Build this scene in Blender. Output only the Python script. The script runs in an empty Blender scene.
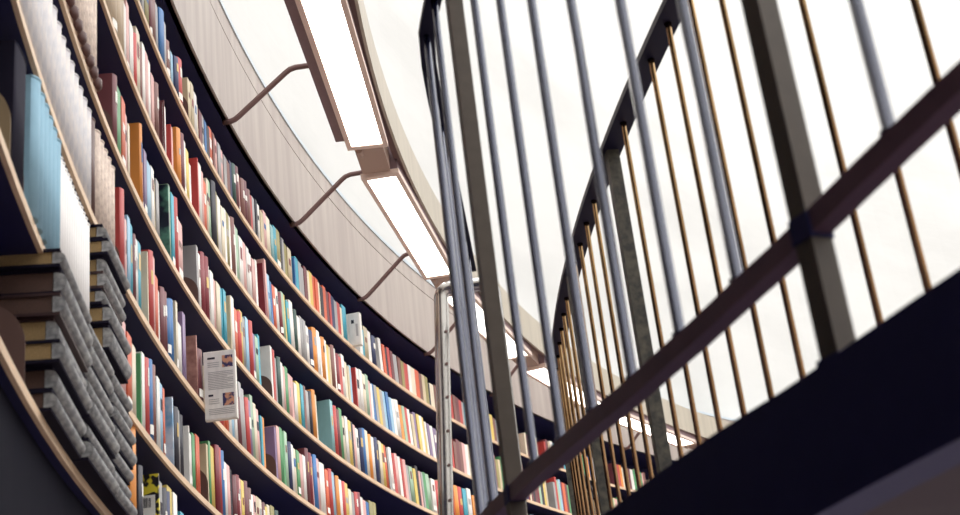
import bpy, bmesh, math, random
from mathutils import Vector, Matrix
random.seed(11)
SC = bpy.context.scene
COL = SC.collection
PI = math.pi

# ------------------------------------------------------------------ layout
AX, AY, R = 11.584, 4.378, 12.569          # axis of the rotunda, radius of the shelf fronts
SHELF = dict(D=2.442, C=2.100, B=1.745, A=1.400, E=1.067, F=0.742)
ORD = dict(D='top', C='second', B='third', A='fourth', E='fifth', F='sixth')
TH = 0.020                                  # shelf edge thickness

def cyl(a, r, z=0.0):
    t = math.radians(a)
    return Vector((AX + r*math.cos(t), AY + r*math.sin(t), z))

# ------------------------------------------------------------------ materials
def lin(c):
    return tuple(((v/255)/12.92 if v/255 <= .04045 else ((v/255+.055)/1.055)**2.4) for v in c)

def mat(name, rgb, rough=.6, metal=0.0, noise=0.0, scale=(20, 20, 20), vary=0.0, bump=0.0, rgb2=None, detail=4.0, spec=.5, lo=.35, hi=.65):
    m = bpy.data.materials.new(name); m.use_nodes = True
    nt = m.node_tree; b = nt.nodes['Principled BSDF']
    c = lin(rgb)
    b.inputs['Roughness'].default_value = rough
    b.inputs['Metallic'].default_value = metal
    b.inputs['Specular IOR Level'].default_value = spec
    b.inputs['Base Color'].default_value = (*c, 1)
    col = None
    if noise or rgb2 or bump:
        tc = nt.nodes.new('ShaderNodeTexCoord'); mp = nt.nodes.new('ShaderNodeMapping')
        mp.inputs['Scale'].default_value = scale
        nz = nt.nodes.new('ShaderNodeTexNoise'); nz.inputs['Detail'].default_value = detail; nz.inputs['Scale'].default_value = 1.0
        nt.links.new(tc.outputs['Object'], mp.inputs['Vector']); nt.links.new(mp.outputs[0], nz.inputs['Vector'])
        if noise or rgb2:
            rp = nt.nodes.new('ShaderNodeValToRGB')
            d = lin(rgb2) if rgb2 else tuple(v*(1-noise) for v in c)
            rp.color_ramp.elements[0].position = lo; rp.color_ramp.elements[1].position = hi
            rp.color_ramp.elements[0].color = (*d, 1); rp.color_ramp.elements[1].color = (*c, 1)
            nt.links.new(nz.outputs['Fac'], rp.inputs['Fac']); col = rp.outputs['Color']
        if bump:
            bp = nt.nodes.new('ShaderNodeBump'); bp.inputs['Strength'].default_value = bump; bp.inputs['Distance'].default_value = .02
            nt.links.new(nz.outputs['Fac'], bp.inputs['Height']); nt.links.new(bp.outputs[0], b.inputs['Normal'])
    if vary:
        oi = nt.nodes.new('ShaderNodeObjectInfo'); mr = nt.nodes.new('ShaderNodeMapRange')
        mr.inputs['To Min'].default_value = 1-vary; mr.inputs['To Max'].default_value = 1+vary*.5
        hs = nt.nodes.new('ShaderNodeHueSaturation')
        nt.links.new(oi.outputs['Random'], mr.inputs['Value']); nt.links.new(mr.outputs[0], hs.inputs['Value'])
        if col: nt.links.new(col, hs.inputs['Color'])
        else: hs.inputs['Color'].default_value = (*c, 1)
        col = hs.outputs['Color']
    if col: nt.links.new(col, b.inputs['Base Color'])
    return m

def glow(name, rgb, s):
    m = bpy.data.materials.new(name); m.use_nodes = True
    b = m.node_tree.nodes['Principled BSDF']
    b.inputs['Base Color'].default_value = (*lin(rgb), 1)
    b.inputs['Emission Color'].default_value = (*lin(rgb), 1); b.inputs['Emission Strength'].default_value = s
    return m

M = {}
M['case'] = mat('shade_navy_shelving', (33, 32, 74), .55, noise=.15, scale=(3, 3, 30), spec=.25)  # blue-tinted shade put into the base colour; the wood itself is dark brown
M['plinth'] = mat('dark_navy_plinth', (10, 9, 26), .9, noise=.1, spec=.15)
M['edge'] = mat('pale_oak_edge', (228, 196, 162), .5, noise=.2, scale=(9, 9, 60))
M['fascia'] = mat('ash_veneer', (186, 174, 164), .5, rgb2=(170, 156, 148), scale=(14, 14, 1.1), detail=6)
M['cap'] = mat('pale_grey_cap', (196, 206, 212), .35)
M['stucco'] = mat('white_stucco', (214, 213, 209), .9, bump=1.0, noise=.10, scale=(.45, .45, 1.3), detail=6, lo=.36, hi=.56)
M['lampbrown'] = mat('brown_lamp_metal', (134, 108, 112), .45, noise=.1, scale=(30, 30, 30))
M['lampframe'] = mat('beige_lamp_frame', (236, 212, 198), .5)
M['junction'] = mat('beige_brown_box', (178, 152, 138), .5)
M['shield'] = mat('beige_shield', (188, 178, 160), .5, noise=.12, scale=(14, 14, 1.2))
M['lamp'] = glow('opal_diffuser', (255, 250, 242), 5.0)
M['bracket'] = mat('brown_bracket', (120, 92, 88), .4)
M['steel'] = mat('dark_blue_steel', (40, 44, 74), .13, metal=.3, noise=.1, scale=(6, 6, 6), spec=.9)
M['post'] = mat('grey_brown_paint', (104, 94, 84), .5, noise=.12, scale=(40, 40, 40), spec=.3)
M['rail'] = mat('dark_plum_paint', (128, 98, 112), .45, noise=.12, scale=(20, 20, 20), spec=.3)
M['bronze'] = mat('bronze_rod', (196, 160, 116), .2, metal=1.0, noise=.35, scale=(8, 8, 12))
M['farpost'] = mat('mottled_grey_paint', (92, 88, 76), .55, rgb2=(60, 58, 56), scale=(60, 60, 60), spec=.3)
M['navy'] = mat('shade_navy_beam', (54, 52, 98), .6, noise=.1, scale=(5, 5, 5), spec=.2)  # blue tone of the shaded beam put into its base colour
M['navyrail'] = mat('dark_navy_rail_paint', (30, 28, 52), .5, noise=.1, scale=(5, 5, 5), spec=.2)
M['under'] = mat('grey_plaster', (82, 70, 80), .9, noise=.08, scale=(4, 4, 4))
M['chrome'] = mat('polished_steel', (215, 212, 208), .18, metal=1.0, noise=.12, scale=(20, 20, 6))
M['floor'] = mat('pale_stone_floor', (176, 164, 160), .6, noise=.2, scale=(2, 2, 2))
M['paper'] = mat('page_paper', (222, 206, 170), .9, noise=.25, scale=(3, 3, 400))
M['oldpaper'] = mat('old_page_paper', (176, 146, 100), .9, noise=.35, scale=(3, 400, 400))
M['brownpage'] = mat('brown_stained_pages', (92, 66, 56), .8, noise=.3, scale=(3, 400, 400))
M['tag'] = mat('tag_white', (238, 234, 226), .7)
M['ink'] = mat('tag_ink', (40, 36, 52), .7)
M['inkgrey'] = mat('print_grey', (176, 172, 172), .8)
M['gold'] = mat('gilt', (206, 176, 110), .4, metal=.3)
M['bookend'] = mat('brown_enamel_plate', (100, 74, 66), .45)
M['tanplate'] = mat('olive_tan_plate', (146, 124, 92), .5)
M['greycloth'] = mat('grey_mottled_cloth', (176, 175, 172), .85, rgb2=(124, 124, 126), scale=(30, 90, 90), bump=.15)
M['blackboard'] = mat('black_boards', (26, 22, 38), .85, spec=.15)
M['brownboard'] = mat('dark_brown_boards', (62, 42, 42), .5, spec=.3)
M['vol_cream'] = mat('cream_cloth', (222, 214, 208), .8, rgb2=(192, 190, 194), scale=(50, 50, 26))
M['vol_white'] = mat('white_cloth', (234, 230, 226), .8, noise=.1, scale=(60, 60, 20))
M['vol_blue'] = mat('pale_blue_cloth', (140, 178, 196), .8, noise=.16, scale=(20, 20, 14))
M['vol_beige'] = mat('speckled_beige_cloth', (222, 204, 188), .8, rgb2=(186, 166, 154), scale=(90, 90, 60))
M['vol_brown'] = mat('brown_calf', (84, 48, 40), .5, noise=.25, scale=(40, 40, 20))
M['vol_orange'] = mat('rust_cloth', (196, 110, 66), .7, noise=.15, scale=(40, 40, 20))
M['photo'] = mat('colour_print', (206, 150, 120), .5, rgb2=(50, 44, 92), scale=(55, 55, 55), lo=.45, hi=.55)

BC = {  # code: rgb, colour words
 'w': ((234, 230, 224), 'white'), 'c': ((228, 215, 190), 'cream'), 'r': ((192, 66, 62), 'red'), 'R': ((128, 36, 48), 'dark-red'),
 'm': ((112, 54, 60), 'maroon'), 'o': ((228, 144, 60), 'orange'), 'O': ((216, 98, 62), 'orange-red'), 'y': ((222, 194, 100), 'yellow'),
 'v': ((152, 142, 86), 'olive'), 'g': ((84, 152, 100), 'green'), 'd': ((164, 194, 166), 'pale-green'), 'G': ((36, 72, 64), 'dark-green'),
 't': ((60, 164, 186), 'turquoise'), 'T': ((134, 178, 180), 'grey-teal'), 'b': ((52, 112, 172), 'blue'), 'B': ((38, 48, 92), 'navy'),
 'l': ((152, 192, 216), 'light-blue'), 'p': ((222, 172, 166), 'pink'), 'P': ((134, 112, 148), 'mauve'), 'n': ((128, 82, 74), 'brown'),
 'k': ((34, 32, 46), 'black'), 'a': ((164, 162, 162), 'grey'), 'e': ((206, 190, 156), 'beige'), 'u': ((190, 168, 140), 'aged tan'),
 'J': ((70, 140, 128), 'green-and-black'), 'L': ((176, 204, 222), 'sky-blue'), 'Z': ((224, 206, 60), 'yellow-and-black'), 'I': ((172, 122, 108), 'marbled pinkish')}
for k, (rgb, w) in BC.items():
    if k == 'J': M['b_J'] = mat('jungle_cover', (112, 178, 150), .4, rgb2=(22, 30, 48), scale=(9, 9, 9), lo=.42, hi=.6)
    elif k == 'L': M['b_L'] = mat('sky_cover', (236, 242, 246), .35, rgb2=(104, 164, 206), scale=(12, 12, 9), lo=.35, hi=.6)
    elif k == 'Z': M['b_Z'] = mat('yellow_black_cover', (228, 210, 64), .4, rgb2=(24, 22, 30), scale=(26, 26, 26), detail=1.5, lo=.49, hi=.52)
    elif k == 'I': M['b_I'] = mat('marbled_leather', (184, 134, 120), .6, rgb2=(140, 92, 84), scale=(30, 30, 30))
    else: M['b_'+k] = mat('book_'+w.replace('-', '_').replace(' ', '_'), rgb, .5, noise=.14, scale=(18, 18, 9), vary=.16)

# ------------------------------------------------------------------ mesh helpers
class MB:
    def __init__(s): s.v = []; s.f = []; s.mi = []; s.sm = []
    def add(s, vs, fs, mi=0, smooth=False):
        o = len(s.v); s.v += [tuple(v) for v in vs]
        for f in fs: s.f.append([i+o for i in f]); s.mi.append(mi); s.sm.append(smooth)
        return s
    def box(s, x0, x1, y0, y1, z0, z1, mi=0, X=None):
        vs = [(x, y, z) for z in (z0, z1) for x, y in ((x0, y0), (x1, y0), (x1, y1), (x0, y1))]
        if X is not None: vs = [X @ Vector(v) for v in vs]
        return s.add(vs, [(3, 2, 1, 0), (4, 5, 6, 7), (0, 1, 5, 4), (1, 2, 6, 5), (2, 3, 7, 6), (3, 0, 4, 7)], mi)
    def prism(s, poly, z0, z1, mi=0, X=None, smooth_edges=()):
        n = len(poly)
        vs = [(x, y, z0) for x, y in poly] + [(x, y, z1) for x, y in poly]
        if X is not None: vs = [X @ Vector(v) for v in vs]
        s.add(vs, [tuple(range(n-1, -1, -1)), tuple(range(n, 2*n))], mi)
        o = len(s.v) - 2*n
        for i in range(n):
            j = (i+1) % n
            s.f.append([o+i, o+j, o+n+j, o+n+i]); s.mi.append(mi); s.sm.append(i in smooth_edges)
        return s
    def tube(s, pts, r, n=12, mi=0, cap=True):
        pts = [Vector(p) for p in pts]; rings = []
        up = None
        for i, p in enumerate(pts):
            d = (pts[min(i+1, len(pts)-1)] - pts[max(i-1, 0)]).normalized()
            if up is None:
                up = Vector((0, 0, 1)) if abs(d.z) < .9 else Vector((1, 0, 0))
            a = (up - d*up.dot(d)).normalized(); b = d.cross(a); up = a
            rr = r[i] if isinstance(r, (list, tuple)) else r
            rings.append([p + (a*math.cos(2*PI*k/n) + b*math.sin(2*PI*k/n))*rr for k in range(n)])
        vs = [v for g in rings for v in g]; fs = []
        for i in range(len(pts)-1):
            for k in range(n):
                fs.append((i*n+k, i*n+(k+1) % n, (i+1)*n+(k+1) % n, (i+1)*n+k))
        s.add(vs, fs, mi, True)
        if cap:
            o = len(s.v)-len(vs); m = len(pts)
            s.f.append([o+k for k in range(n-1, -1, -1)]); s.mi.append(mi); s.sm.append(False)
            s.f.append([o+(m-1)*n+k for k in range(n)]); s.mi.append(mi); s.sm.append(False)
        return s
    def sweep(s, frames, mi=0, closed=False):
        # frames: list of equal-length polygons (lists of points)
        n = len(frames[0]); vs = [p for f in frames for p in f]; fs = []
        m = len(frames)
        for i in range(m if closed else m-1):
            j = (i+1) % m
            for k in range(n):
                fs.append((i*n+k, i*n+(k+1) % n, j*n+(k+1) % n, j*n+k))
        if not closed: fs += [tuple(range(n-1, -1, -1)), tuple((m-1)*n+k for k in range(n))]
        return s.add(vs, fs, mi)
    def ring(s, r0, r1, z0, z1, a0, a1, step=.75, mi=0):
        n = max(2, int(abs(a1-a0)/step)+1); closed = abs(abs(a1-a0)-360) < 1e-6
        fr = []
        for i in range(n if closed else n+1):
            a = a0+(a1-a0)*i/n
            fr.append([cyl(a, r0, z0), cyl(a, r1, z0), cyl(a, r1, z1), cyl(a, r0, z1)])
        return s.sweep(fr, mi, closed)
    def build(s, name, mats, parent=None, loc=None, rotz=0.0, local=None):
        me = bpy.data.meshes.new(name)
        vs = s.v
        if local is not None: vs = [tuple(Vector(v)-Vector(local)) for v in vs]
        me.from_pydata(vs, [], s.f)
        for m in (mats if isinstance(mats, list) else [mats]): me.materials.append(m)
        me.polygons.foreach_set('material_index', s.mi); me.polygons.foreach_set('use_smooth', s.sm)
        bm = bmesh.new(); bm.from_mesh(me); bmesh.ops.recalc_face_normals(bm, faces=bm.faces); bm.to_mesh(me); bm.free()
        me.update()
        o = bpy.data.objects.new(name, me); COL.objects.link(o)
        if local is not None: o.location = local
        if loc is not None: o.location = loc
        o.rotation_euler = (0, 0, rotz)
        if parent is not None: o.parent = parent
        return o

def tag(o, label=None, cat=None, group=None, kind=None):
    for k, v in (('label', label), ('category', cat), ('group', group), ('kind', kind)):
        if v: o[k] = v
    return o

def empty(name, loc=(0, 0, 0), rotz=0.0):
    o = bpy.data.objects.new(name, None); COL.objects.link(o); o.location = loc; o.rotation_euler = (0, 0, rotz); o.empty_display_size = .05
    return o

# ------------------------------------------------------------------ the setting
MB().ring(R+.36, R+.48, -1.6, 11.0, 0, 360, 1.5).build('wall_round', M['stucco'])['kind'] = 'structure'
fl = MB(); n = 120
fl.add([(AX, AY, -1.6)]+[tuple(cyl(3*i, R+.48, -1.6)) for i in range(n)]+[(AX, AY, -1.75)]+[tuple(cyl(3*i, R+.48, -1.75)) for i in range(n)],
       [(0, 1+i, 1+(i+1) % n) for i in range(n)]+[(n+1, n+2+(i+1) % n, n+2+i) for i in range(n)]+[(1+i, n+2+i, n+2+(i+1) % n, 1+(i+1) % n) for i in range(n)])
fl.build('floor', M['floor'])['kind'] = 'structure'

# ------------------------------------------------------------------ bookcase along the curved wall
A0, A1 = 226.0, 112.0
case = empty('bookcase', cyl(180, R, -1.59))
tag(case, 'long curved dark bookcase with pale wooden shelf edges following the round wall', 'bookcase')
cl = tuple(case.location)
def cpart(name, mb, m, parent=case):
    o = mb.build(name, m, None, local=cl); o.parent = parent
    if parent is case: o.location = (0, 0, 0)
    return o
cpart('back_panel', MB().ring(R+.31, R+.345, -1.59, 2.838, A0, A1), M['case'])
for k, z in SHELF.items():
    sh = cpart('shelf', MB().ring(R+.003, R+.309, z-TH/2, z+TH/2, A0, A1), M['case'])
    e = MB().ring(R-.006, R+.003, z-TH/2, z+TH/2, A0, A1)
    # small brass shelf pins seen under the edges
    o = e.build('edge_strip', M['edge'], None, local=cl); o.parent = sh; o.location = (0, 0, 0)
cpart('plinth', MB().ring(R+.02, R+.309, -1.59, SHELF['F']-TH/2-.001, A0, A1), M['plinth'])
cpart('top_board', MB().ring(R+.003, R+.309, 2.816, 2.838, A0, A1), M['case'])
cor = MB().ring(R-.006, R+.022, 2.816, 3.235, A0, A1)
cor.ring(R-.006, R+.022, 3.241, 3.342, A0, A1); cor.ring(R+.002, R+.02, 3.23, 3.25, A0, A1)
cn = cpart('cornice_panel', cor, M['fascia']); cn['label'] = 'pale ash cornice panel above the shelves'
o = MB().ring(R-.012, R+.345, 3.342, 3.366, A0, A1).build('cornice_cap', M['cap'], None, local=cl); o.parent = cn; o.location = (0, 0, 0)

# ------------------------------------------------------------------ lamps
JOINT = [183.355, 175.915, 168.475, 161.035, 153.595, 146.155, 138.715, 131.275]
LW = ['above the nearest books, at the top edge', 'just below the top one', 'third along the cornice', 'fourth along the cornice, behind the railing', 'fifth along the cornice, seen through the railings',
      'sixth along the cornice, far off', 'seventh along the cornice, far off']
def lamp_pt(a, w, h):   # w across (0 outer .. 1 inner), h height above the sloping underside
    return None
for i in range(len(JOINT)-1):
    a1, a2 = JOINT[i]-.635, JOINT[i+1]+.635
    am = (a1+a2)/2
    P1, P2 = cyl(a1, R-.545+(.022 if i == 0 else 0), 2.711), cyl(a2, R-.545, 2.711)
    base = (P1+P2)/2; X = (P2-P1).normalized(); L = (P2-P1).length
    Yv = Vector((math.cos(math.radians(am)), math.sin(math.radians(am)), 0)); Yv = (Yv - X*Yv.dot(X)).normalized()   # outward
    tl = math.radians(-1.5)
    Yt = Yv*math.cos(tl) - Vector((0, 0, 1))*math.sin(tl); Zt = X.cross(Yt)
    T = Matrix((X, Yt, Zt)).transposed().to_4x4(); T.translation = base
    lt = empty('strip_light', base)
    tag(lt, 'straight white fluorescent strip light, '+LW[i], 'light', 'strip lights along the cornice')
    def lp(name, mb, m, parent=lt):
        o = mb.build(name, m, None, local=tuple(base)); o.parent = parent; o.location = (0, 0, 0) if parent is not lt else (0, 0, 0)
        return o
    W = .066; h = L/2
    fr = MB()
    for sy in (-1, 1):
        y0, y1 = (W, W+.021) if sy > 0 else (-W-.021, -W)
        fr.box(-h, h, y0, y1, -.004, .02, 0, T)
    fr.box(-h, -h+.03, -W, W, -.004, .02, 0, T); fr.box(h-.03, h, -W, W, -.004, .02, 0, T)
    lp('frame', fr, M['lampframe'])
    hs = MB()
    prof = [(-W-.016, .02), (-W-.016, .09), (-W+.02, .15), (W-.02, .15), (W+.016, .13), (W+.016, .02)]
    hs.sweep([[T @ Vector((-h, y, z)) for y, z in prof], [T @ Vector((h, y, z)) for y, z in prof]])
    if i == 0: hs.box(-h, h-.06, W+.022, W+.062, .012, .12, 0, T)
    lp('housing', hs, M['lampbrown'])
    lp('diffuser', MB().box(-h+.03, h-.03, -W+.0005, W-.0005, .002, .012, 0, T), M['lamp'])
    # small box closing the gap to the next light
    jb = MB().box(h+.002, h+2*(R-.55)*math.sin(math.radians(.635))-.004, -W+.004, W-.004, .012, .1, 0, T)
    jb.tube([T @ Vector((h+.02, W*.62, .004)), T @ Vector((h+.075, W*.62, .004))], .013, 10)
    lp('junction_box', jb, M['junction'])
# curved shield ring on the room side of the lights
sr = empty('light_shield', cyl(180, R-.64, 2.76))
tag(sr, 'curved beige board running behind the strip lights on the room side', 'light shield')
for nm, mb, m in (('board', MB().ring(R-.658, R-.646, 2.765, 2.975, 200, 100), M['shield']),
                  ('lower_rail', MB().ring(R-.646, R-.618, 2.775, 2.80, 200, 100), M['bracket'])):
    o = mb.build(nm, m, None, local=tuple(sr.location)); o.parent = sr; o.location = (0, 0, 0)
bw = ['first brown bracket arm from the top, at the nearest strip light', 'second brown bracket arm down, beside the joint of two strip lights', 'third brown bracket arm down, reaching the second strip light',
      'fourth brown bracket arm down, crossing the steel grab rail', 'fifth brown bracket arm down, seen behind the near railing post', 'sixth brown bracket arm, between far railing rods', 'seventh brown bracket arm, between far railing rods',
      'eighth brown bracket arm, just over the dark beam']
for i, a in enumerate((177.61, 172.7, 167.65, 162.58, 157.5, 152.4, 147.1, 142.05)):
    p0 = cyl(a, R+.02, 2.808)
    pts = [cyl(a, R+.02, 2.806), cyl(a, R-.01, 2.806), cyl(a, R-.03, 2.812), cyl(a, R-.05, 2.826), cyl(a, R-.255, 3.0), cyl(a, R-.275, 3.014), cyl(a, R-.30, 3.02), cyl(a, R-.52, 3.02), cyl(a, R-.54, 3.012), cyl(a, R-.547, 2.99), cyl(a, R-.547, 2.868)]
    o = MB().tube(pts, .012, 10).build('lamp_bracket', M['bracket'], None, local=tuple(p0))
    tag(o, bw[i], 'bracket', 'lamp brackets under the cornice')

# ------------------------------------------------------------------ books
def profile(t, d, bulge):
    n = 7; w = min(.0028, t*.2); s = .0035
    arc = []
    for k in range(n+1):
        u = -1+2*k/n
        arc.append((t/2+u*t/2, -bulge*(1-u*u)))
    poly = arc + [(t, d), (t-w, d), (t-w, s), (w, s), (w, d), (0, d)]
    return poly, set(range(n)), w, s

def book_mesh(t, h, d, bulge):
    poly, sm, w, s = profile(t, d, bulge)
    return MB().prism(poly, 0, h, smooth_edges=sm), w, s

def patch(t, bulge, z0, z1, m=.12):
    n = 6; vs = []
    for z in (z0, z1):
        for k in range(n+1):
            u = (-1+2*k/n)*(1-m)
            vs.append((t/2+u*t/2, -bulge*(1-u*u)-.0009, z))
    return MB().add(vs, [(k, k+1, n+2+k, n+1+k) for k in range(n)], 0, bulge > .001)

def place(a, r, t):
    am = a - math.degrees(t/2/r)
    th = math.radians(am)
    x = Vector((math.sin(th), -math.cos(th), 0))
    return cyl(am, r) - x*(t/2), th-PI/2

def lean_of(row, a):
    for (rw, hi, lo, deg) in LEAN:
        if rw == row and lo <= a <= hi: return deg
    return 0

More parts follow.
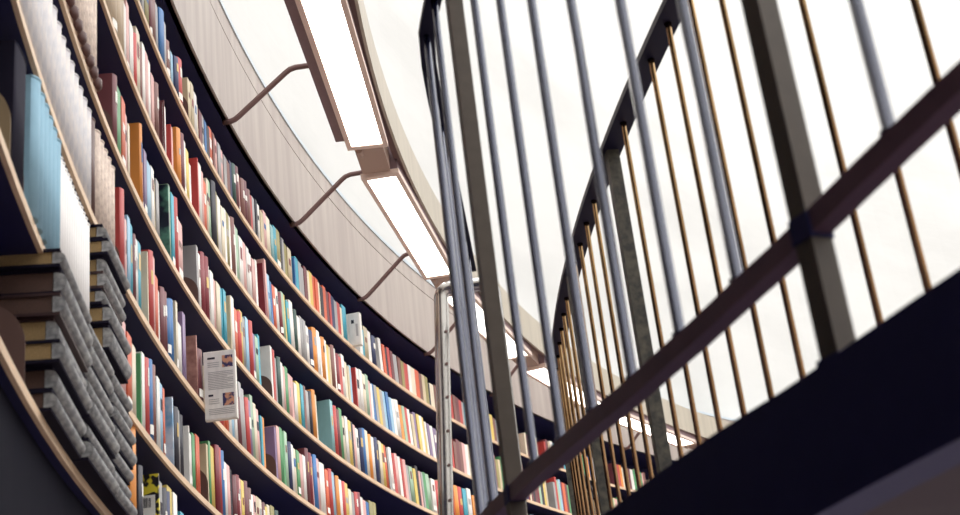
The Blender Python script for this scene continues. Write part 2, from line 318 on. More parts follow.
ROWS={
'D':'183.719,k,21.7,0.0280 183.585,a,22.0,0.0429 183.384,v,22.4,0.0577 183.114,m,23.3,0.0285 182.978,n,23.3,0.0730 182.639,a,21.7,0.0432 182.436,b,22.4,0.0586 182.162,a,21.4,0.0434 181.958,n,16.4,0.0438 181.752,k,16.3,0.0287 181.615,l,16.6,0.0440 181.408,B,17.0,0.0438 181.202,r,19.4,0.0595 180.440,K,14.7,0.0078 180.440,e,20.6,0.0446 180.230,e,21.6,0.0444 180.022,w,20.0,0.0448 179.812,c,18.0,0.0293 179.672,m,16.7,0.0446 179.462,a,17.4,0.0447 179.252,b,17.0,0.0295 179.111,k,16.7,0.0452 178.899,O,18.4,0.0449 178.688,n,18.0,0.0296 178.547,p,18.0,0.0451 178.335,a,17.7,0.0455 178.121,p,17.7,0.0453 177.909,a,17.0,0.0453 177.696,n,17.0,0.0458 177.481,B,19.0,0.0296 177.339,G,19.4,0.0459 177.124,m,20.6,0.0456 176.910,p,20.0,0.0457 176.695,n,19.3,0.0458 176.480,m,20.6,0.0459 176.264,n,18.7,0.0463 176.047,r,18.7,0.0460 175.831,a,19.7,0.0461 175.615,k,20.3,0.0304 175.470,w,20.0,0.0462 175.253,e,18.4,0.0463 175.035,p,20.6,0.0464 174.817,c,20.0,0.0623 174.527,T,18.4,0.0465 174.309,t,20.0,0.0466 174.090,v,20.6,0.0630 173.797,k,19.0,0.0305 173.652,a,19.6,0.0309 173.505,v,18.7,0.0469 173.285,e,18.3,0.0629 172.771,b,17.3,0.0150 172.697,t,18.6,0.0467 172.477,a,18.0,0.0472 172.256,a,17.3,0.0472 172.034,m,19.3,0.0473 171.813,c,18.7,0.0312 171.664,y,19.7,0.0474 171.442,O,20.0,0.0471 171.221,O,20.0,0.0475 170.998,c,19.4,0.0313 170.849,k,18.4,0.0476 170.626,O,20.4,0.0473 170.404,m,19.3,0.0477 170.180,r,20.0,0.0315 170.030,B,19.6,0.0478 169.806,a,18.6,0.0475 169.583,r,19.3,0.0479 169.359,c,18.0,0.0316 169.209,t,20.7,0.0725 167.933,w,17.7,0.0479 167.708,t,17.4,0.0318 167.557,e,20.3,0.0648 167.255,w,19.7,0.0481 167.030,B,18.3,0.1479 166.350,w,21.0,0.0486 166.122,O,18.7,0.0483 165.896,k,18.0,0.0321 165.743,r,19.3,0.0484 165.517,m,18.6,0.0487 165.288,a,18.0,0.0654 164.984,n,18.6,0.0485 164.757,v,17.7,0.0488 164.528,r,18.0,0.0655 164.223,w,18.4,0.0486 163.995,c,18.4,0.0656 163.690,O,18.7,0.0657 163.384,n,18.0,0.0487 163.156,e,18.6,0.0491 162.926,v,18.6,0.0488 162.697,k,15.7,0.0324 162.543,c,16.4,0.0656 162.238,n,17.0,0.0660 161.931,r,17.7,0.0657 161.625,w,17.0,0.0661 161.318,m,17.3,0.0661 161.010,r,17.4,0.0490 160.780,n,18.4,0.0494 160.549,m,18.0,0.0491 160.319,r,17.4,0.0491 160.089,a,17.0,0.0326 159.934,t,17.0,0.0660 159.627,c,15.4,0.0495',
'C':'186.059,u,28.0,0.0677 185.744,u,28.0,0.0680 185.428,u,29.0,0.0684 185.110,u,26.7,0.0406 184.918,w,22.3,0.0408 184.726,p,25.6,0.0411 184.532,w,21.4,0.0553 184.274,r,21.0,0.0412 184.080,c,25.6,0.0557 183.820,n,21.7,0.0272 183.690,w,25.3,0.0418 183.493,p,25.0,0.0418 183.296,w,24.7,0.0419 183.099,p,22.0,0.0420 182.901,n,21.3,0.0422 182.238,m,22.6,0.0074 182.238,w,21.7,0.0426 181.702,r,20.0,0.0074 181.702,p,19.6,0.0280 181.299,g,22.4,0.0075 181.365,o,23.0,0.0431 181.163,m,23.4,0.0430 180.961,w,23.3,0.0433 180.757,y,21.7,0.0434 180.553,w,18.0,0.0285 179.938,r,27.0,0.0138 179.869,w,26.0,0.0436 179.664,p,24.6,0.0288 179.526,O,22.4,0.0441 179.319,c,25.3,0.0289 179.181,d,26.7,0.0443 178.973,k,28.3,0.0594 178.696,v,26.7,0.0291 178.557,w,26.4,0.0597 178.279,c,24.4,0.0444 178.070,w,25.4,0.0293 177.930,v,25.4,0.0448 177.720,w,25.7,0.0294 177.579,n,26.6,0.0447 177.369,w,25.7,0.0295 177.229,d,25.6,0.0449 177.018,w,23.4,0.0606 176.735,p,23.6,0.0451 176.524,w,23.3,0.0455 176.310,w,22.6,0.0452 176.098,p,21.7,0.0453 175.885,w,23.0,0.0299 175.242,K,13.4,0.0081 175.242,R,26.4,0.0301 175.099,p,29.6,0.0301 174.956,l,24.0,0.0458 174.741,b,22.3,0.0302 174.597,O,21.7,0.0459 174.381,w,22.3,0.0460 174.165,R,21.7,0.0460 173.949,d,23.7,0.0461 173.733,y,24.3,0.0304 173.588,t,22.3,0.0462 173.371,w,24.3,0.0624 173.080,G,22.4,0.0464 172.862,w,20.7,0.0465 172.644,a,22.3,0.0465 172.425,a,22.3,0.0466 172.207,w,20.7,0.0467 171.988,B,20.3,0.0627 171.695,o,23.7,0.0631 171.401,w,24.3,0.0469 171.181,w,22.7,0.0307 171.035,o,23.4,0.0470 170.815,w,23.4,0.0310 170.667,y,22.0,0.0308 170.520,e,22.0,0.0311 170.373,n,23.7,0.0472 170.151,w,23.6,0.0308 170.004,R,21.7,0.0473 169.782,r,21.7,0.0474 169.560,w,24.3,0.0474 169.338,c,22.0,0.0475 169.115,e,20.7,0.0310 168.967,l,22.0,0.0313 168.521,r,23.4,0.0149 168.447,w,24.0,0.0477 168.223,w,24.6,0.0477 167.999,c,23.4,0.0478 167.775,d,24.6,0.0476 167.552,p,22.3,0.0316 167.402,w,21.4,0.0313 167.253,b,22.3,0.0480 167.028,a,22.3,0.0480 166.803,y,22.4,0.0481 166.577,a,22.3,0.0478 166.353,l,22.7,0.0481 166.127,b,23.6,0.0482 165.901,l,21.7,0.0480 165.677,w,22.0,0.0483 165.450,w,23.0,0.0648 165.149,o,21.3,0.0484 164.922,d,22.0,0.0481 164.696,r,22.3,0.0485 164.469,w,22.6,0.0485 164.242,e,20.7,0.0483 164.015,P,23.0,0.0486 163.788,y,23.0,0.0483 163.561,w,23.3,0.0486 163.333,y,23.3,0.0318 163.182,w,21.4,0.0321 163.029,P,21.0,0.0485 162.802,w,20.7,0.0488 162.573,P,20.4,0.0654 162.269,w,20.3,0.0653 161.965,c,22.6,0.0822 161.584,w,22.7,0.0489 161.355,r,22.0,0.0487 161.126,n,19.4,0.0490 160.897,m,21.7,0.0490 160.667,n,21.3,0.0488 160.439,p,21.6,0.0491 160.209,w,21.3,0.0489 159.980,c,22.3,0.0491 159.750,g,20.3,0.0489',
'B':'185.663,K,13.7,0.0066 185.663,m,23.4,0.0388 185.480,w,22.7,0.0255 185.357,g,23.7,0.0527 185.111,O,23.4,0.0529 184.864,p,21.6,0.0396 184.677,c,20.0,0.0260 183.988,o,28.4,0.0264 183.862,p,23.3,0.0403 183.672,P,23.3,0.0406 183.481,l,21.7,0.0546 183.225,w,22.6,0.0407 183.033,e,19.4,0.0269 182.905,a,21.7,0.0410 182.062,J,28.7,0.0128 181.998,d,29.6,0.0274 181.866,t,28.0,0.0417 181.670,r,28.6,0.0418 181.473,p,22.3,0.0709 180.145,K,13.6,0.0074 180.145,a,25.3,0.0282 180.010,w,23.4,0.0280 179.876,R,25.4,0.0430 179.674,R,25.4,0.0431 179.471,w,24.6,0.0430 179.269,w,23.4,0.0433 179.066,p,22.3,0.0434 178.862,c,22.6,0.0584 178.589,t,23.0,0.0437 178.384,t,23.6,0.0438 177.903,e,24.7,0.0136 177.835,w,25.4,0.0441 177.628,O,22.0,0.0442 177.420,r,22.4,0.0440 177.214,y,24.6,0.0444 177.005,a,23.4,0.0442 176.797,l,25.0,0.0446 176.588,r,25.0,0.0444 176.379,P,21.4,0.0448 176.169,d,21.4,0.0446 175.959,t,23.6,0.0294 175.044,K,12.3,0.0079 175.044,w,25.3,0.0297 174.903,r,24.7,0.0297 174.761,a,22.0,0.0297 174.619,G,23.3,0.0453 174.406,w,22.7,0.0456 174.192,p,22.3,0.0454 173.979,g,23.3,0.0455 173.765,p,21.4,0.0456 173.551,p,21.4,0.0301 173.408,w,19.4,0.0457 173.193,y,21.6,0.0617 172.906,t,22.0,0.0459 172.690,n,22.6,0.0303 172.546,a,21.3,0.0460 172.330,k,22.3,0.0461 172.113,o,24.3,0.0462 171.897,c,23.4,0.0304 170.735,T,27.7,0.0466 170.516,r,26.0,0.0467 170.297,m,25.3,0.0467 170.078,g,27.3,0.0468 169.858,c,24.4,0.0469 169.638,w,25.6,0.0469 169.418,y,24.7,0.0470 169.197,k,25.0,0.0310 169.050,p,24.7,0.0471 168.829,w,23.7,0.0469 168.609,B,24.7,0.0472 168.387,b,26.0,0.0473 168.166,c,26.3,0.0473 167.944,o,25.0,0.0474 167.722,w,25.0,0.0474 167.499,B,25.6,0.0475 167.276,k,23.4,0.0311 167.129,c,25.7,0.0476 166.905,y,25.4,0.0476 166.682,O,25.0,0.0477 166.459,a,24.4,0.0312 166.310,w,25.6,0.0477 166.086,r,23.4,0.0478 165.862,p,24.3,0.0478 165.638,w,23.6,0.0477 165.414,r,23.3,0.0316 165.264,p,23.6,0.0480 165.039,a,21.4,0.0478 164.815,d,21.6,0.0645 164.515,y,21.7,0.0481 164.289,k,24.3,0.0481 164.064,p,22.0,0.0315 163.914,a,22.0,0.0317 163.763,g,22.7,0.0480 163.538,d,22.7,0.0648 163.236,w,21.4,0.0648 162.934,r,21.4,0.0814 162.557,c,23.6,0.0815 162.179,w,24.0,0.0816 161.800,O,24.6,0.0651 161.497,o,24.3,0.0652 161.194,r,24.6,0.0819 160.814,t,25.0,0.0820 160.435,w,26.6,0.0820 160.054,o,23.3,0.0655 159.750,m,22.6,0.0486',
'A':'185.294,K,12.6,0.0064 185.294,r,27.3,0.0378 185.116,P,22.3,0.0380 184.936,p,21.7,0.0249 184.816,l,24.0,0.0383 184.636,t,23.6,0.0384 184.454,m,22.0,0.0253 184.333,w,22.0,0.0387 184.150,t,22.7,0.0388 183.536,c,25.3,0.0122 183.474,r,26.4,0.0394 183.288,p,26.6,0.0397 183.101,O,21.7,0.0397 182.914,w,18.6,0.0262 182.788,m,20.7,0.0401 182.599,m,21.0,0.0401 182.410,b,20.0,0.0404 182.219,b,21.7,0.0404 181.774,c,24.6,0.0268 181.645,w,19.0,0.0692 181.324,P,24.6,0.0411 180.415,I,23.4,0.0130 180.349,m,19.4,0.0634 179.757,c,17.3,0.0567 179.493,w,16.7,0.0568 179.228,w,18.0,0.0572 178.961,r,17.0,0.0426 178.760,O,18.0,0.0574 178.492,O,17.7,0.0429 178.290,w,18.0,0.0430 178.088,l,17.4,0.0431 177.885,w,17.6,0.0433 177.681,m,19.4,0.0432 177.478,a,26.6,0.0435 177.274,a,25.4,0.0436 177.069,r,23.0,0.0437 176.863,P,23.4,0.0436 176.658,d,26.7,0.0439 176.452,c,24.7,0.0440 176.245,p,23.6,0.0439 176.038,t,22.3,0.0289 175.900,o,22.6,0.0290 175.067,K,12.4,0.0078 175.067,P,23.4,0.0292 174.927,p,24.7,0.0447 174.717,g,25.3,0.0446 174.507,g,24.7,0.0294 174.367,d,25.6,0.0450 174.156,B,22.0,0.0449 173.945,w,22.3,0.0452 173.733,c,21.6,0.0450 173.521,g,21.7,0.0451 173.309,p,21.3,0.0454 173.096,w,21.7,0.0453 172.883,m,26.0,0.0454 172.670,R,25.0,0.0455 172.456,p,24.7,0.0300 172.314,b,26.0,0.0458 172.099,p,25.6,0.0457 171.884,w,24.6,0.0457 171.669,w,25.3,0.0458 171.454,O,23.3,0.0459 171.239,r,24.6,0.0462 171.022,l,24.3,0.0460 170.806,n,23.0,0.0301 170.662,o,24.0,0.0464 170.445,w,23.3,0.0462 170.228,r,23.3,0.0463 170.010,y,23.6,0.0464 169.793,c,21.4,0.0464 169.575,a,21.0,0.0465 169.356,r,21.7,0.0466 169.138,R,22.6,0.0466 168.919,w,21.3,0.0467 168.700,p,20.6,0.0468 168.480,b,20.6,0.0468 168.261,v,22.0,0.0629 167.968,v,22.3,0.0470',
'E':'185.180,p,24.3,0.0621 184.891,O,22.6,0.0625 184.599,c,21.4,0.0501 184.069,g,22.7,0.0116 184.010,w,23.6,0.0378 183.831,r,23.4,0.0380 183.651,b,24.3,0.0382 183.471,n,24.0,0.0384 183.290,l,24.6,0.0385 183.108,w,23.0,0.0387 182.925,l,22.4,0.0389 182.742,O,22.0,0.0255 182.125,L,23.3,0.0122 182.063,k,20.7,0.0395 181.876,a,21.3,0.0398 181.688,k,20.6,0.0398 181.122,w,20.4,0.0125 181.059,w,18.7,0.0405 180.868,g,19.7,0.0405 180.677,O,20.4,0.0547 179.906,K,14.0,0.0071 179.906,e,21.7,0.0271 179.776,g,23.4,0.0270 179.647,y,22.7,0.0557 179.387,R,24.3,0.0416 179.191,r,24.6,0.0418 178.994,b,24.6,0.0418 178.797,w,21.6,0.0420 178.599,p,21.6,0.0421 178.401,k,21.0,0.0276 178.269,m,19.4,0.0423 178.070,R,20.6,0.0424 177.870,p,20.7,0.0425 177.670,y,20.7,0.0427 177.469,m,21.4,0.0428 177.268,n,19.7,0.0429 177.066,w,18.4,0.0430 176.864,p,19.0,0.0430 176.662,e,19.4,0.0432 176.458,c,19.4,0.0434 176.254,m,19.0,0.0435 176.050,y,18.4,0.0434 175.846,c,20.0,0.0437 175.640,v,20.6,0.0588 175.366,G,19.7,0.0439 175.160,p,18.7,0.0440 174.953,m,19.3,0.0592 174.677,r,17.7,0.0594 174.400,b,16.4,0.0442',
'F':'184.795,o,30.6,0.0732 184.341,k,22.0,0.0364 183.120,Z,26.4,0.0116 183.061,a,24.6,0.0377 182.883,k,23.7,0.0379 182.704,B,23.6,0.0381 182.524,y,26.3,0.0647 182.223,w,25.7,0.0519 181.980,k,19.7,0.0387 181.797,t,22.0,0.0524 181.552,w,20.3,0.0527 181.306,k,20.6,0.0529 181.059,B,18.4,0.0396',
}
LEAN = [('C', 167.1, 162.57, 7), ('B', 166.83, 163.31, 5), ('A', 178.56, 176.24, 4), ('C', 175.39, 173.37, 3), ('D', 166.35, 165.14, 5)]

BRK = [(177.61, 'first'), (172.7, 'second'), (167.65, 'third'), (162.58, 'fourth'), (157.5, 'fifth')]
CW = {k: v[1] for k, v in BC.items()}
items = []
for row, s in ROWS.items():
    L = []
    for q in s.split():
        a, c, h, p = q.split(','); L.append([float(a), c, float(h)/100, float(p)])
    r0 = R+.007
    for i, (a, c, h, tt) in enumerate(L):
        t = min(tt, .066)
        items.append(dict(row=row, a=a, c=c, h=h, t=t, i=i, r=r0+random.choice((0, 0, .001, .002, .004)), prev=L[i-1][1] if i else None, nxt=L[i+1][1] if i+1 < len(L) else None,
                          prev2=L[i-2][1] if i > 1 else None, nxt2=L[i+2][1] if i+2 < len(L) else None))
    aend = L[-1][0]-.25
    if row in 'DCB':                                        # the far end of the three upper shelves
        a = aend
        while a > 138:
            t = random.uniform(.022, .05)
            items.append(dict(row=row, a=a, c=random.choice('wcrRmoOynvgdtbBlpnkaee'), h=random.uniform(.17, .2) if row == 'D' else random.uniform(.21, .26), t=t, i=999, r=r0, prev=None, nxt=None, prev2=None, nxt2=None))
            a -= math.degrees((t+.002)/r0) + (random.uniform(.3, 1.2) if random.random() < .07 else 0)
for it in items:
    q = cyl(it['a'], R, SHELF[it['row']]); d = q.length
    inc = abs((q.xy.normalized()).dot(Vector((math.cos(math.radians(it['a'])), math.sin(math.radians(it['a']))))))
    it['score'] = it['h']*it['t']*inc/d/d + (9 if it['c'] in 'JLZIT' else 0)
    it['d'] = d
bk = sorted([it for it in items if it['c'] != 'K' and it['i'] != 999], key=lambda it: -it['score'])
keep = set(id(it) for it in bk[:300])

def size_words(it):
    h, t = it['h'], it['t']
    lo, hi = (.18, .205) if it['row'] == 'D' else (.22, .255)
    s = 'tall' if h > hi else 'short' if h < lo else ''
    w = 'thick' if t > .05 else 'thin' if t < .032 else ''
    return ' '.join(x for x in (s, w) if x)
def nb(c): return {'K': 'bookend'}.get(c, CW.get(c, 'no')) if c else 'no'
def cands(it):
    c = CW[it['c']]; sz = size_words(it); o = ORD[it['row']]
    near = min(BRK, key=lambda b: abs(b[0]-it['a']))[1]
    l, rr = nb(it['prev']), nb(it['nxt'])
    col = 'picture-cover sky-blue' if it['c'] == 'L' else c
    nbr = 'between %s and %s' % (l, rr) if l != rr else 'between two %s ones' % l
    head = ((sz+' ') if sz else '')+col+' book '
    out = [head+nbr+', '+o+' shelf', col+' book '+nbr+', '+o+' shelf near '+near+' bracket', head+nbr+', '+o+' shelf near '+near+' bracket']
    for side, x in (('before', it['prev2']), ('after', it['nxt2'])):
        z = nb(x)
        out.append(col+' book '+nbr+', with '+z+(' two before' if side == 'before' else ' two after')+', '+o+' shelf')
    out.append(head+nbr+', '+o+' shelf, '+nb(it['prev2'])+' two before, '+nb(it['nxt2'])+' two after')
    return out
cnt = {}
for it in items:
    if it['c'] != 'K' and it['i'] != 999:
        it['cand'] = cands(it)
        for s_ in set(it['cand']): cnt[s_] = cnt.get(s_, 0)+1
used = set()
SPECIAL = {'J': 'book with green and black photographic cover facing out, on the third shelf', 'L': 'book with a blue and white sky photograph on its cover, fifth shelf',
           'Z': 'yellow book with black pattern and two white barcode labels, beside the orange book', 'I': 'thick old book in marbled pinkish leather left of the white leaflet'}

def lean_mat(loc, rz, deg):
    return (0, math.radians(-deg), rz)

stuff = MB(); smats = [M['b_'+k] for k in BC]; skey = {k: i for i, k in enumerate(BC)}
last_end = {}
def add_book(it):
    row, t, h, c = it['row'], it['t'], it['h'], it['c']
    z = SHELF[row]+TH/2+.0006
    depth = random.uniform(.16, .21)
    bulge = min(.009, t*.22) if (c in 'rRmGbBnkuIo' and t > .02 or c == 'u') else .0008
    if it['i'] != 999:
        dg = lean_of(row, it['a'])
        if dg: t *= .93
    else: dg = 0
    loc, rz = place(it['a'], it['r'], t); loc.z = z
    if id(it) not in keep:
        X = Matrix.Translation(loc) @ Matrix.Rotation(rz, 4, 'Z') @ Matrix.Rotation(math.radians(-dg), 4, 'Y')
        poly, sm, w, s = profile(t, depth, bulge)
        stuff.prism([(0, 0), (t, 0), (t, depth), (0, depth)], 0, h, skey[c], X); return
    mb, w, s = book_mesh(t, h, depth, bulge)
    b = mb.build('book', M['b_'+c], None, loc, rz); b.rotation_euler = lean_mat(loc, rz, dg)
    lab = None
    if c in SPECIAL: lab = SPECIAL[c]
    else:
        for s_ in it['cand']:
            if cnt[s_] == 1 and len(s_.split()) <= 16 and s_ not in used: lab = s_; break
        if lab is None:
            lab = it['cand'][2] if len(it['cand'][2].split()) <= 16 else it['cand'][1]
            DUP.append(lab)
    used.add(lab)
    tag(b, lab, 'book', 'books on the '+ORD[row]+' shelf')
    MB().box(w+.0002, t-w-.0002, s+.0004, depth-.004, .003, h-.004).build('page_block', M['paper'], b)
    rnd = random.Random(int(it['a']*1000)+len(row))
    if rnd.random() < .42 and t > .014:
        dark = c in 'rRmGbBnkPOtgT'
        z0 = h*rnd.uniform(.5, .66); z1 = z0+h*rnd.uniform(.1, .24)
        m = rnd.choice((M['tag'], M['gold'], M['tag'])) if dark else rnd.choice((M['b_b'], M['ink'], M['b_R'], M['b_n'], M['inkgrey']))
        patch(t, bulge, z0, z1, rnd.uniform(.3, .62)).build('spine_title', m, b)
    if rnd.random() < .10 and t > .012:
        patch(t, bulge, .022, .05, .15).build('shelf_mark_label', M['tag'], b)
    if c == 'Z':
        for k, (z0, z1) in enumerate(((h-.125, h-.06), (h-.205, h-.14))):
            y0 = .01+.012*k
            lb = MB().box(-.0012, -.0002, y0, y0+.05, z0, z1).build('barcode_label', M['tag'], b)
            bars = MB(); yy = y0+.012
            while yy < y0+.04:
                wd = rnd.choice((.0012, .002, .003)); bars.box(-.0018, -.0012, yy, yy+wd, z0+.03, z1-.008); yy += wd+rnd.choice((.0012, .002))
            bars.build('barcode', M['ink'], lb)
    it['obj'] = b
DUP = []
PLATE = MB()
def plate(row, a, h, p, m, lab, r=None):
    r = r or R+.008
    loc, rz = place(a, r, .0035); loc.z = SHELF[row]+TH/2+.0006
    dd = .14; rr = min(h*.45, dd*.8); n = 9
    poly = [(dd, 0), (dd, h)] + [(rr-rr*math.sin(PI/2*k/n), h-rr+rr*math.cos(PI/2*k/n)) for k in range(n+1)] + [(0, 0)]
    vs = [(x, y, z) for x in (0, .0035) for y, z in poly]; n2 = len(poly)
    mb = MB().add(vs, [tuple(range(n2)), tuple(range(2*n2-1, n2-1, -1))]+[(i, n2+i, n2+(i+1) % n2, (i+1) % n2) for i in range(n2)])
    mb.box(-.0005, .004, .03, dd-.005, 0, .0025)
    o = mb.build('bookend', m, None, loc, rz)
    return tag(o, lab, 'bookend', 'metal bookends on the shelves')
KL = {'B105': 'dark brown rounded bookend beside green and orange books at near end of third shelf'}
kseq = {}
for it in items:
    if it['c'] == 'K':
        row = it['row']; kseq[row] = kseq.get(row, 0)+1
        nth = {1: 'first', 2: 'second', 3: 'third'}[kseq[row]]
        plate(row, it['a'], it['h'], 0, M['bookend'] if row != 'C' else M['tanplate'],
              '%s rounded bookend between %s and %s books, %s along the %s shelf' % ('olive-tan' if row == 'C' else 'dark brown', nb(it['prev']), nb(it['nxt']), nth, ORD[row]))
    else:
        add_book(it)
o = stuff.build('books', smats); tag(o, 'remaining books along the far and lower parts of the shelves', 'books', None, 'stuff')
plate('E', 190.98, .20, 0, M['tanplate'], 'large olive-tan bookend at the far left edge of the fifth shelf', R+.008)
plate('E', 190.36, .13, 0, M['bookend'], 'dark brown bookend just left of the pale blue volumes', R+.008)
plate('F', 190.2, .175, 0, M['bookend'], 'big dark brown rounded bookend left of the flat grey volumes', R+.006)

# ------------------------------------------------------------------ bound volume sets
def volume(row, a, r, t, h, m, lab, group, bulge=.3, foot=None):
    loc, rz = place(a, r, t); loc.z = SHELF[row]+TH/2+.0006
    mb, w, s = book_mesh(t, h, .23, t*bulge)
    b = mb.build('bound_volume', m, None, loc, rz); tag(b, lab, 'book', group)
    MB().box(w+.0002, t-w-.0002, s+.0004, .225, .003, h-.006).build('page_block', M['paper'], b)
    n = 10; vs = []
    # raised headband at the top of the rounded spine
    hb = MB()
    hb.tube([(t/2+(-1+2*k/n)*t*.46, -t*bulge*(1-(-1+2*k/n)**2)+.003, h-.002) for k in range(n+1)], .0045, 8)
    hb.build('headcap', foot or m, b)
    if foot:
        fc = MB(); fc.tube([(t/2, -t*.2, .002), (t/2, -t*.24, .01), (t/2, -t*.24, .028), (t/2, -t*.2, .036)], [t*.2, t*.32, t*.32, t*.18], 12)
        fc.build('leather_foot', foot, b)
    return b
def vset(row, a0, a1, n, r, h, m, lab, group, **k):
    st = (a0-a1)/n; t = math.radians(st)*r-.0012
    for i in range(n): volume(row, a0-st*i, r, t, h+random.uniform(-.003, .003), m, lab, group, **k)
vset('A', 192.0, 187.12, 20, R+.012, .262, M['vol_cream'], 'cream cloth volume in the long uniform set at the near end of the fourth shelf', 'cream volumes on the fourth shelf')
volume('A', 187.10, R+.008, .05, .27, M['vol_brown'], 'single dark brown leather volume between the cream and the beige sets', 'dark bound volumes', bulge=.2)
vset('A', 186.85, 185.78, 5, R+.008, .265, M['vol_beige'], 'speckled beige volume right after the dark brown leather one on the fourth shelf', 'beige volumes on the fourth shelf')
volume('E', 190.92, R+.007, .113, .28, M['blackboard'], 'very thick black volume between the olive-tan bookend and the pale blue set', 'dark bound volumes', bulge=.06)
vset('E', 190.33, 189.06, 6, R+.0, .285, M['vol_blue'], 'pale blue volume in the set left of the thin white volumes', 'pale blue volumes on the fifth shelf')
vset('E', 189.03, 187.30, 14, R+.004, .288, M['vol_white'], 'thin white volume in the set left of the stacked grey volumes', 'white volumes on the fifth shelf', bulge=.35)
volume('B', 189.05, R+.01, .05, .29, M['vol_orange'], 'rust orange volume at the near end of the speckled beige set', 'rust volume', bulge=.2)
vset('B', 188.80, 186.92, 8, R+.006, .295, M['vol_beige'], 'speckled beige volume with brown leather foot on the third shelf', 'beige volumes on the third shelf', foot=M['vol_brown'])
vset('B', 190.2, 189.1, 5, R+.006, .285, M['vol_cream'], 'cream volume at the upper near end of the third shelf', 'cream volumes on the third shelf')

def flat_stack(row, a, r, ln, ts, where, cloths):
    z = SHELF[row]+TH/2+.0006
    for k, t in enumerate(ts):
        jig = random.uniform(-.012, .012); rj = r+random.uniform(-.008, .008)
        loc, rz = place(a+math.degrees(jig/r), rj, ln); loc.z = z
        dark = cloths[k % len(cloths)]
        root = empty('bound_volume', loc, rz)
        pos = 'bottom' if k == 0 else 'topmost' if k == len(ts)-1 else ['second', 'third', 'fourth', 'fifth', 'sixth', 'seventh'][k-1]+' from the bottom'
        tag(root, 'flat grey cloth volume, %s of the %s' % (pos, where), 'book', 'grey volumes lying flat')
        w = .006
        bd = MB().box(0, ln, -.001, .25, 0, w).box(0, ln, -.001, .25, t-w, t)
        bd.build('cover', dark, root)
        MB().box(.004, ln-.004, .014, .245, w+.0003, t-w-.0003).build('page_block', M['brownpage'] if (row == 'F' and k in (0, 1, 4, 5)) else M['oldpaper'], root)
        n = 8; pr = []; ti = t-2*w-.0008
        for q in range(n+1):
            u = -PI/2+PI*q/n
            pr.append((.006-math.cos(u)*.017, t/2+math.sin(u)*ti*.5))
        pr2 = pr+[(.0125, t/2+ti*.5), (.0125, t/2-ti*.5)]
        sp = MB().sweep([[(x, y, zz) for y, zz in pr2] for x in (.002, ln-.002)])
        for i2 in range(len(sp.sm)-2): sp.sm[i2] = True
        sp.build('spine', M['greycloth'], root)
        z += t+.0004
bl, br = M['blackboard'], M['brownboard']
flat_stack('F', 189.80, R-.032, .325, [.04, .046, .043, .05, .044, .05, .036], 'first near stack', [bl, bl, bl, br, br, bl, bl])
flat_stack('F', 188.30, R-.032, .325, [.046, .042, .048, .043, .044, .045, .04], 'second stack on the sixth shelf', [bl])
flat_stack('F', 186.80, R-.03, .255, [.044, .046, .041, .048, .04, .046, .042], 'third stack beside the orange book', [bl])
flat_stack('E', 187.12, R-.03, .25, [.06, .045, .038, .042, .044, .04, .038], 'stack on the fifth shelf', [bl, bl, bl, br, bl, bl, bl])

# ------------------------------------------------------------------ white leaflet holder and white box that jut out of the rows
def jut(row, a, p, t, h, name, lab, cat):
    loc, rz = place(a, R+.007-p, t); loc.z = SHELF[row]+TH/2+.0006
    root = empty(name, loc, rz); tag(root, lab, cat)
    MB().box(0, t, 0, .2+p*.3, 0, h).build('case', M['tag'], root)
    MB().box(-.0015, 0, .006, p+.0, .004, h-.004).build('front_card', M['vol_white'], root)
    return root
loc, rz = place(180.26, R-.0075-.108, .02); loc.z = SHELF['A']-.052
lf = empty('leaflet_holder', loc, rz); tag(lf, 'white information leaflet with two small photographs hanging from the fourth shelf', 'leaflet')
MB().box(0, .02, 0, .108, 0, .243).build('case', M['tag'], lf)
MB().box(-.0015, 0, .003, .105, .004, .239).build('front_card', M['vol_white'], lf)
PW = .108                                     # y runs from the front edge (0) to the shelf (PW)
def mk(mb, u0, u1, z0, z1): return mb.box(-.0022, -.0015, PW-u1, PW-u0, z0, z1)
tx = MB(); mk(tx, .014, .04, .214, .221); mk(tx, .014, .03, .082, .089)
tx.build('heading', M['ink'], lf)
ln_ = MB()
for k in range(11): mk(ln_, .014, .1-(.02 if k % 4 == 3 else 0), .166-k*.006, .1684-k*.006)
for k in range(3): mk(ln_, .014, .054, .2-k*.007, .2024-k*.007)
for k in range(3): mk(ln_, .014, .05, .07-k*.007, .0724-k*.007)
for k in range(4): mk(ln_, .014, .1, .036-k*.006, .0384-k*.006)
ln_.build('printed_text', M['inkgrey'], lf)
mk(MB(), .064, .1, .182, .224).build('photograph', M['photo'], lf)
mk(MB(), .062, .1, .046, .09).build('photograph', M['photo'], lf)
wb = jut('D', 168.72, .062, .034, .185, 'pamphlet_box', 'white pamphlet box with small dark emblem jutting from the top shelf', 'box')
em = MB(); em.prism([(.04+.012*math.cos(k*.7854)*(1 if k % 2 else .6), .135+.014*math.sin(k*.7854)*(1 if k % 2 else .7)) for k in range(8)], -.0024, -.0015, 0, Matrix(((0, 0, 1, 0), (1, 0, 0, 0), (0, 1, 0, 0), (0, 0, 0, 1))))
em.build('emblem', M['ink'], wb)
MB().box(-.0022, -.0015, .012, .024, .05, .12).build('printed_text', M['inkgrey'], wb)

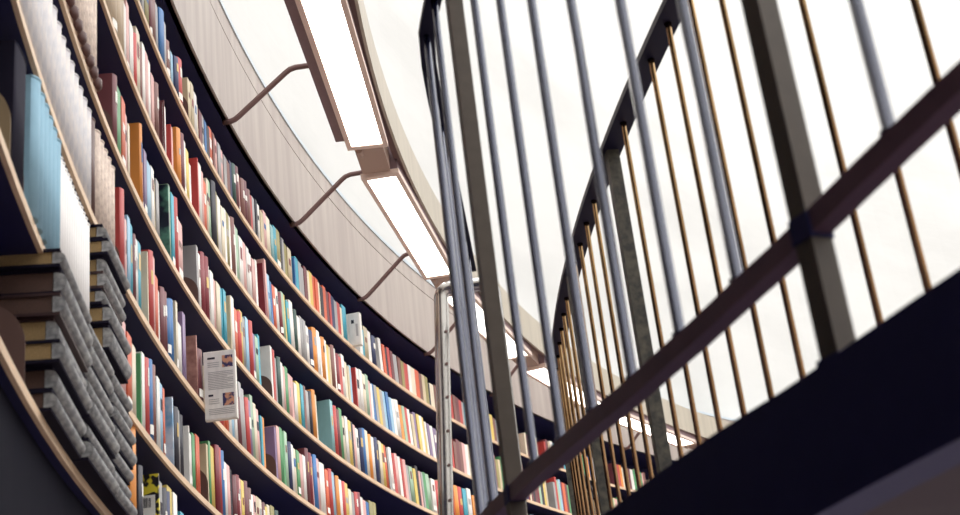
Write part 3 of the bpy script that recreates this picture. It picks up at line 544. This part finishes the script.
# ------------------------------------------------------------------ gallery: floor slab, beam, two railings
S0 = .12; NX, NY, NH, NK = .308, 1.158, .489, .306
NTAB = [(7, .009, 1.942), (8, -.0264, 2.06), (9, -.0497, 2.178), (10, -.054, 2.297), (11, -.053, 2.417), (24, -.014, 3.97)]
def near_xy(k):
    if k > 7:
        for (k0, x0, y0), (k1, x1, y1) in zip(NTAB, NTAB[1:]):
            if k0 <= k <= k1: u = (k-k0)/(k1-k0); return x0+(x1-x0)*u, y0+(y1-y0)*u
    L = k*S0; t = -NH+NK*L
    return NX+(-math.cos(t)+math.cos(-NH))/NK-.004*max(0, min(1, (k-5)/2)), NY+(math.sin(t)-math.sin(-NH))/NK
def near(k):
    x, y = near_xy(k); xa, ya = near_xy(k-.15); xb, yb = near_xy(k+.15)
    return Vector((x, y, 0)), math.atan2(xb-xa, yb-ya)
def lerp(tab, k):
    if k <= tab[0][0]: (k0, z0), (k1, z1) = tab[0], tab[1]
    elif k >= tab[-1][0]: return tab[-1][1]
    else:
        for (k0, z0), (k1, z1) in zip(tab, tab[1:]):
            if k0 <= k <= k1: break
    return z0+(z1-z0)*(k-k0)/(k1-k0)
ZLOW = [(-1.6, .505), (.2, .463), (1.6, .442), (3, .430), (5, .428), (9, .436)]
ZTOP = [(-1.2, .358), (.3, .338), (1.6, .331), (3.6, .316), (8, .305)]
ZBOT = [(-.9, .233), (.5, .218), (3, .21), (8, .2)]
def zl(tab, k): return lerp(tab, k) if k > -7 else lerp(tab, -7)
def bar(k0, k1, n, w0, w1, z0f, z1f):
    fr = []
    for i in range(n+1):
        k = k0+(k1-k0)*i/n; p, t = near(k)
        nrm = Vector((-math.cos(t), math.sin(t), 0))        # towards the bookcase
        fr.append([p+nrm*w0+Vector((0, 0, z0f(k))), p+nrm*w1+Vector((0, 0, z0f(k))), p+nrm*w1+Vector((0, 0, z1f(k))), p+nrm*w0+Vector((0, 0, z1f(k)))])
    return MB().sweep(fr)
KN, KF = -9, 21
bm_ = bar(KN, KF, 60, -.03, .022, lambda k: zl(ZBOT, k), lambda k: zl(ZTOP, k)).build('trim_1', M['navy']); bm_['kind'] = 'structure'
sl = MB(); fr = []
for i in range(61):
    k = KN+(KF-KN)*i/60; p, t = near(k)
    nrm = Vector((-math.cos(t), math.sin(t), 0)); q = p-nrm*.031
    v = Vector((q.x-AX, q.y-AY)); v = v/v.length*11.30
    w = Vector((AX+v.x, AY+v.y, 0)); zt = min(zl(ZTOP, k)-.004, .33); zb = zl(ZBOT, k)+.006
    fr.append([Vector((q.x, q.y, zb)), Vector((w.x, w.y, zb)), Vector((w.x, w.y, zt)), Vector((q.x, q.y, zt))])
sl.sweep(fr)
sl.build('floor_gallery', [M['under']])['kind'] = 'structure'

nr = empty('gallery_railing', near(0)[0]+Vector((0, 0, .34)))
tag(nr, 'near dark steel railing with thick round rods, square posts and low plum rail', 'railing')
nl = tuple(nr.location)
def npart(name, mb, m, parent=nr):
    o = mb.build(name, m, None, local=nl); o.parent = parent; o.location = (0, 0, 0); return o
TOPZ = 1.385
npart('bottom_rail', bar(KN, 19, 60, -.011, .011, lambda k: zl(ZLOW, k)-.005, lambda k: zl(ZLOW, k)+.018), M['rail'])
npart('top_rail', bar(KN, 19, 90, -.015, .015, lambda k: TOPZ-.006, lambda k: TOPZ+.006), M['navyrail'])
for k in range(-8, 19):
    p, t = near(k)
    X = Matrix.Translation(p) @ Matrix.Rotation(-t, 4, 'Z')
    if k in (-7, 0, 7):
        w = .0122
        po = MB().box(-w, w, -w, w, zl(ZTOP, k)+.001, TOPZ-.0065, 0, X)
        pp = npart('post', po, M['post'])
        cb = MB().box(-w-.0015, w+.0015, -w-.0015, w+.0015, zl(ZLOW, k)-.006, zl(ZLOW, k)+.019, 0, X)
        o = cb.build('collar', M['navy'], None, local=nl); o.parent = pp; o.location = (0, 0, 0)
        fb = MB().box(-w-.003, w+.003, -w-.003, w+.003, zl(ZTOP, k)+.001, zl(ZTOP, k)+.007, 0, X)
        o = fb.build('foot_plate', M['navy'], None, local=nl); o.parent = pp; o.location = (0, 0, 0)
    else:
        zb = zl(ZLOW, k)+.0175
        npart('baluster', MB().tube([p+Vector((0, 0, zb)), p+Vector((0, 0, zb+.006)), p+Vector((0, 0, zb+.008)), p+Vector((0, 0, TOPZ-.006))], [.0095, .0095, .0065, .0065], 14), M['steel'])

RF = 11.37
fr_ = empty('gallery_railing', cyl(188, RF, .34))
tag(fr_, 'farther curved railing with thin bronze rods under a flat dark top rail', 'railing')
fl_ = tuple(fr_.location)
def fpart(name, mb, m, parent=fr_):
    o = mb.build(name, m, None, local=fl_); o.parent = parent; o.location = (0, 0, 0); return o
fpart('top_rail', MB().ring(RF-.024, RF+.024, TOPZ, TOPZ+.014, 199, 166, .4), M['navyrail'])
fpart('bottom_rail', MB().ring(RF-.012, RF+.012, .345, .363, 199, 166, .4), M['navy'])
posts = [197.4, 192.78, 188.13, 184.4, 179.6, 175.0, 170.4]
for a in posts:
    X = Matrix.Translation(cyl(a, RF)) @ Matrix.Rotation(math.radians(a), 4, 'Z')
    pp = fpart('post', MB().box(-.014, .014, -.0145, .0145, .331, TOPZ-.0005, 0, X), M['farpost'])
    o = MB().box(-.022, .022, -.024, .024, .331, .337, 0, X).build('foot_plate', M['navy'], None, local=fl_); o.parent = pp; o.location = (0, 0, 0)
i = -6
while True:
    a = 194.754-.659*i+(.0)
    i += 1
    if a < 166.3: break
    if a > 198.9 or any(abs(a-q) < .3 for q in posts): continue
    fpart('baluster', MB().tube([cyl(a, RF, .363), cyl(a, RF, TOPZ-.012), cyl(a, RF, TOPZ)], [.0055, .0055, .008], 10), M['bronze'])

# ------------------------------------------------------------------ polished steel grab rail
def hoop():
    b1, t1, t2, b2 = Vector((-.209, 3.6, .335)), Vector((-.125, 3.6, 1.40)), Vector((.026, 3.6, 1.40)), Vector((.022, 3.6, .335))
    pts = [b1, b1.lerp(t1, .5), t1]
    c = (t1+t2)/2; rr = .03
    for k in range(1, 7):
        u = PI/2*k/6; pts.append(Vector((t1.x+rr-rr*math.cos(u), 3.6, t1.z+rr*math.sin(u))))
    for k in range(0, 7):
        u = PI/2*k/6; pts.append(Vector((t2.x-rr+rr*math.sin(u), 3.6, t2.z+rr*math.cos(u))))
    pts += [t2.lerp(b2, .5), b2]
    return pts
gr = MB().tube(hoop(), .021, 16).build('grab_rail', M['chrome'], None, local=(-.1, 3.6, .335))
tag(gr, 'polished steel grab rail with rounded top standing left of the near railing post', 'grab rail')
for (x, z) in ((-.209, .335), (.022, .335)):
    o = MB().tube([(x, 3.6, .331), (x, 3.6, .341)], .04, 18).build('base_flange', M['chrome'], None, local=(-.1, 3.6, .335)); o.parent = gr; o.location = (0, 0, 0)
sb = MB()
for q in range(9):
    u = .18+.09*q; c = Vector((-.209, 3.6, .335)).lerp(Vector((-.125, 3.6, 1.40)), u)
    sb.tube([c+Vector((.012, -.0165, 0)), c+Vector((.0135, -.0215, 0))], .0045, 8)
o = sb.build('rivets', M['bracket'], None, local=(-.1, 3.6, .335)); o.parent = gr; o.location = (0, 0, 0)
# landing that carries the grab rail
ld = MB().box(-.42, .75, 3.25, 4.3, .2, .33); ld.build('floor_landing', M['under'])['kind'] = 'structure'

# ------------------------------------------------------------------ light, camera
w = bpy.data.worlds.new('sky'); SC.world = w; w.use_nodes = True
bg = w.node_tree.nodes['Background']; bg.inputs[0].default_value = (.985, .99, 1.0, 1); bg.inputs[1].default_value = 1.7

cam = bpy.data.cameras.new('camera'); co = bpy.data.objects.new('camera', cam); COL.objects.link(co)
f_px, pitch, roll = 1348.0, .398, -.121
F_ = Vector((0, math.cos(pitch), math.sin(pitch))); U_ = Vector((0, -math.sin(pitch), math.cos(pitch))); R_ = Vector((1, 0, 0))
R2 = R_*math.cos(roll)+U_*math.sin(roll); U2 = U_*math.cos(roll)-R_*math.sin(roll)
co.matrix_world = Matrix((R2, U2, -F_)).transposed().to_4x4()
cam.sensor_fit = 'HORIZONTAL'; cam.sensor_width = 36; cam.lens = f_px/960*36
cam.clip_start = .02; cam.clip_end = 100
cam.dof.use_dof = True; cam.dof.focus_distance = 5.6; cam.dof.aperture_fstop = 7.0; cam.dof.aperture_blades = 7
SC.camera = co
SC.view_settings.view_transform = 'Standard'; SC.view_settings.look = 'None'; SC.view_settings.gamma = 1; SC.view_settings.use_curve_mapping = False
SC.view_settings.exposure = 0.85
SC.cycles.max_bounces = 8
print('dups', len(DUP), DUP[:10], 'books kept', len(keep), 'items', len(items))
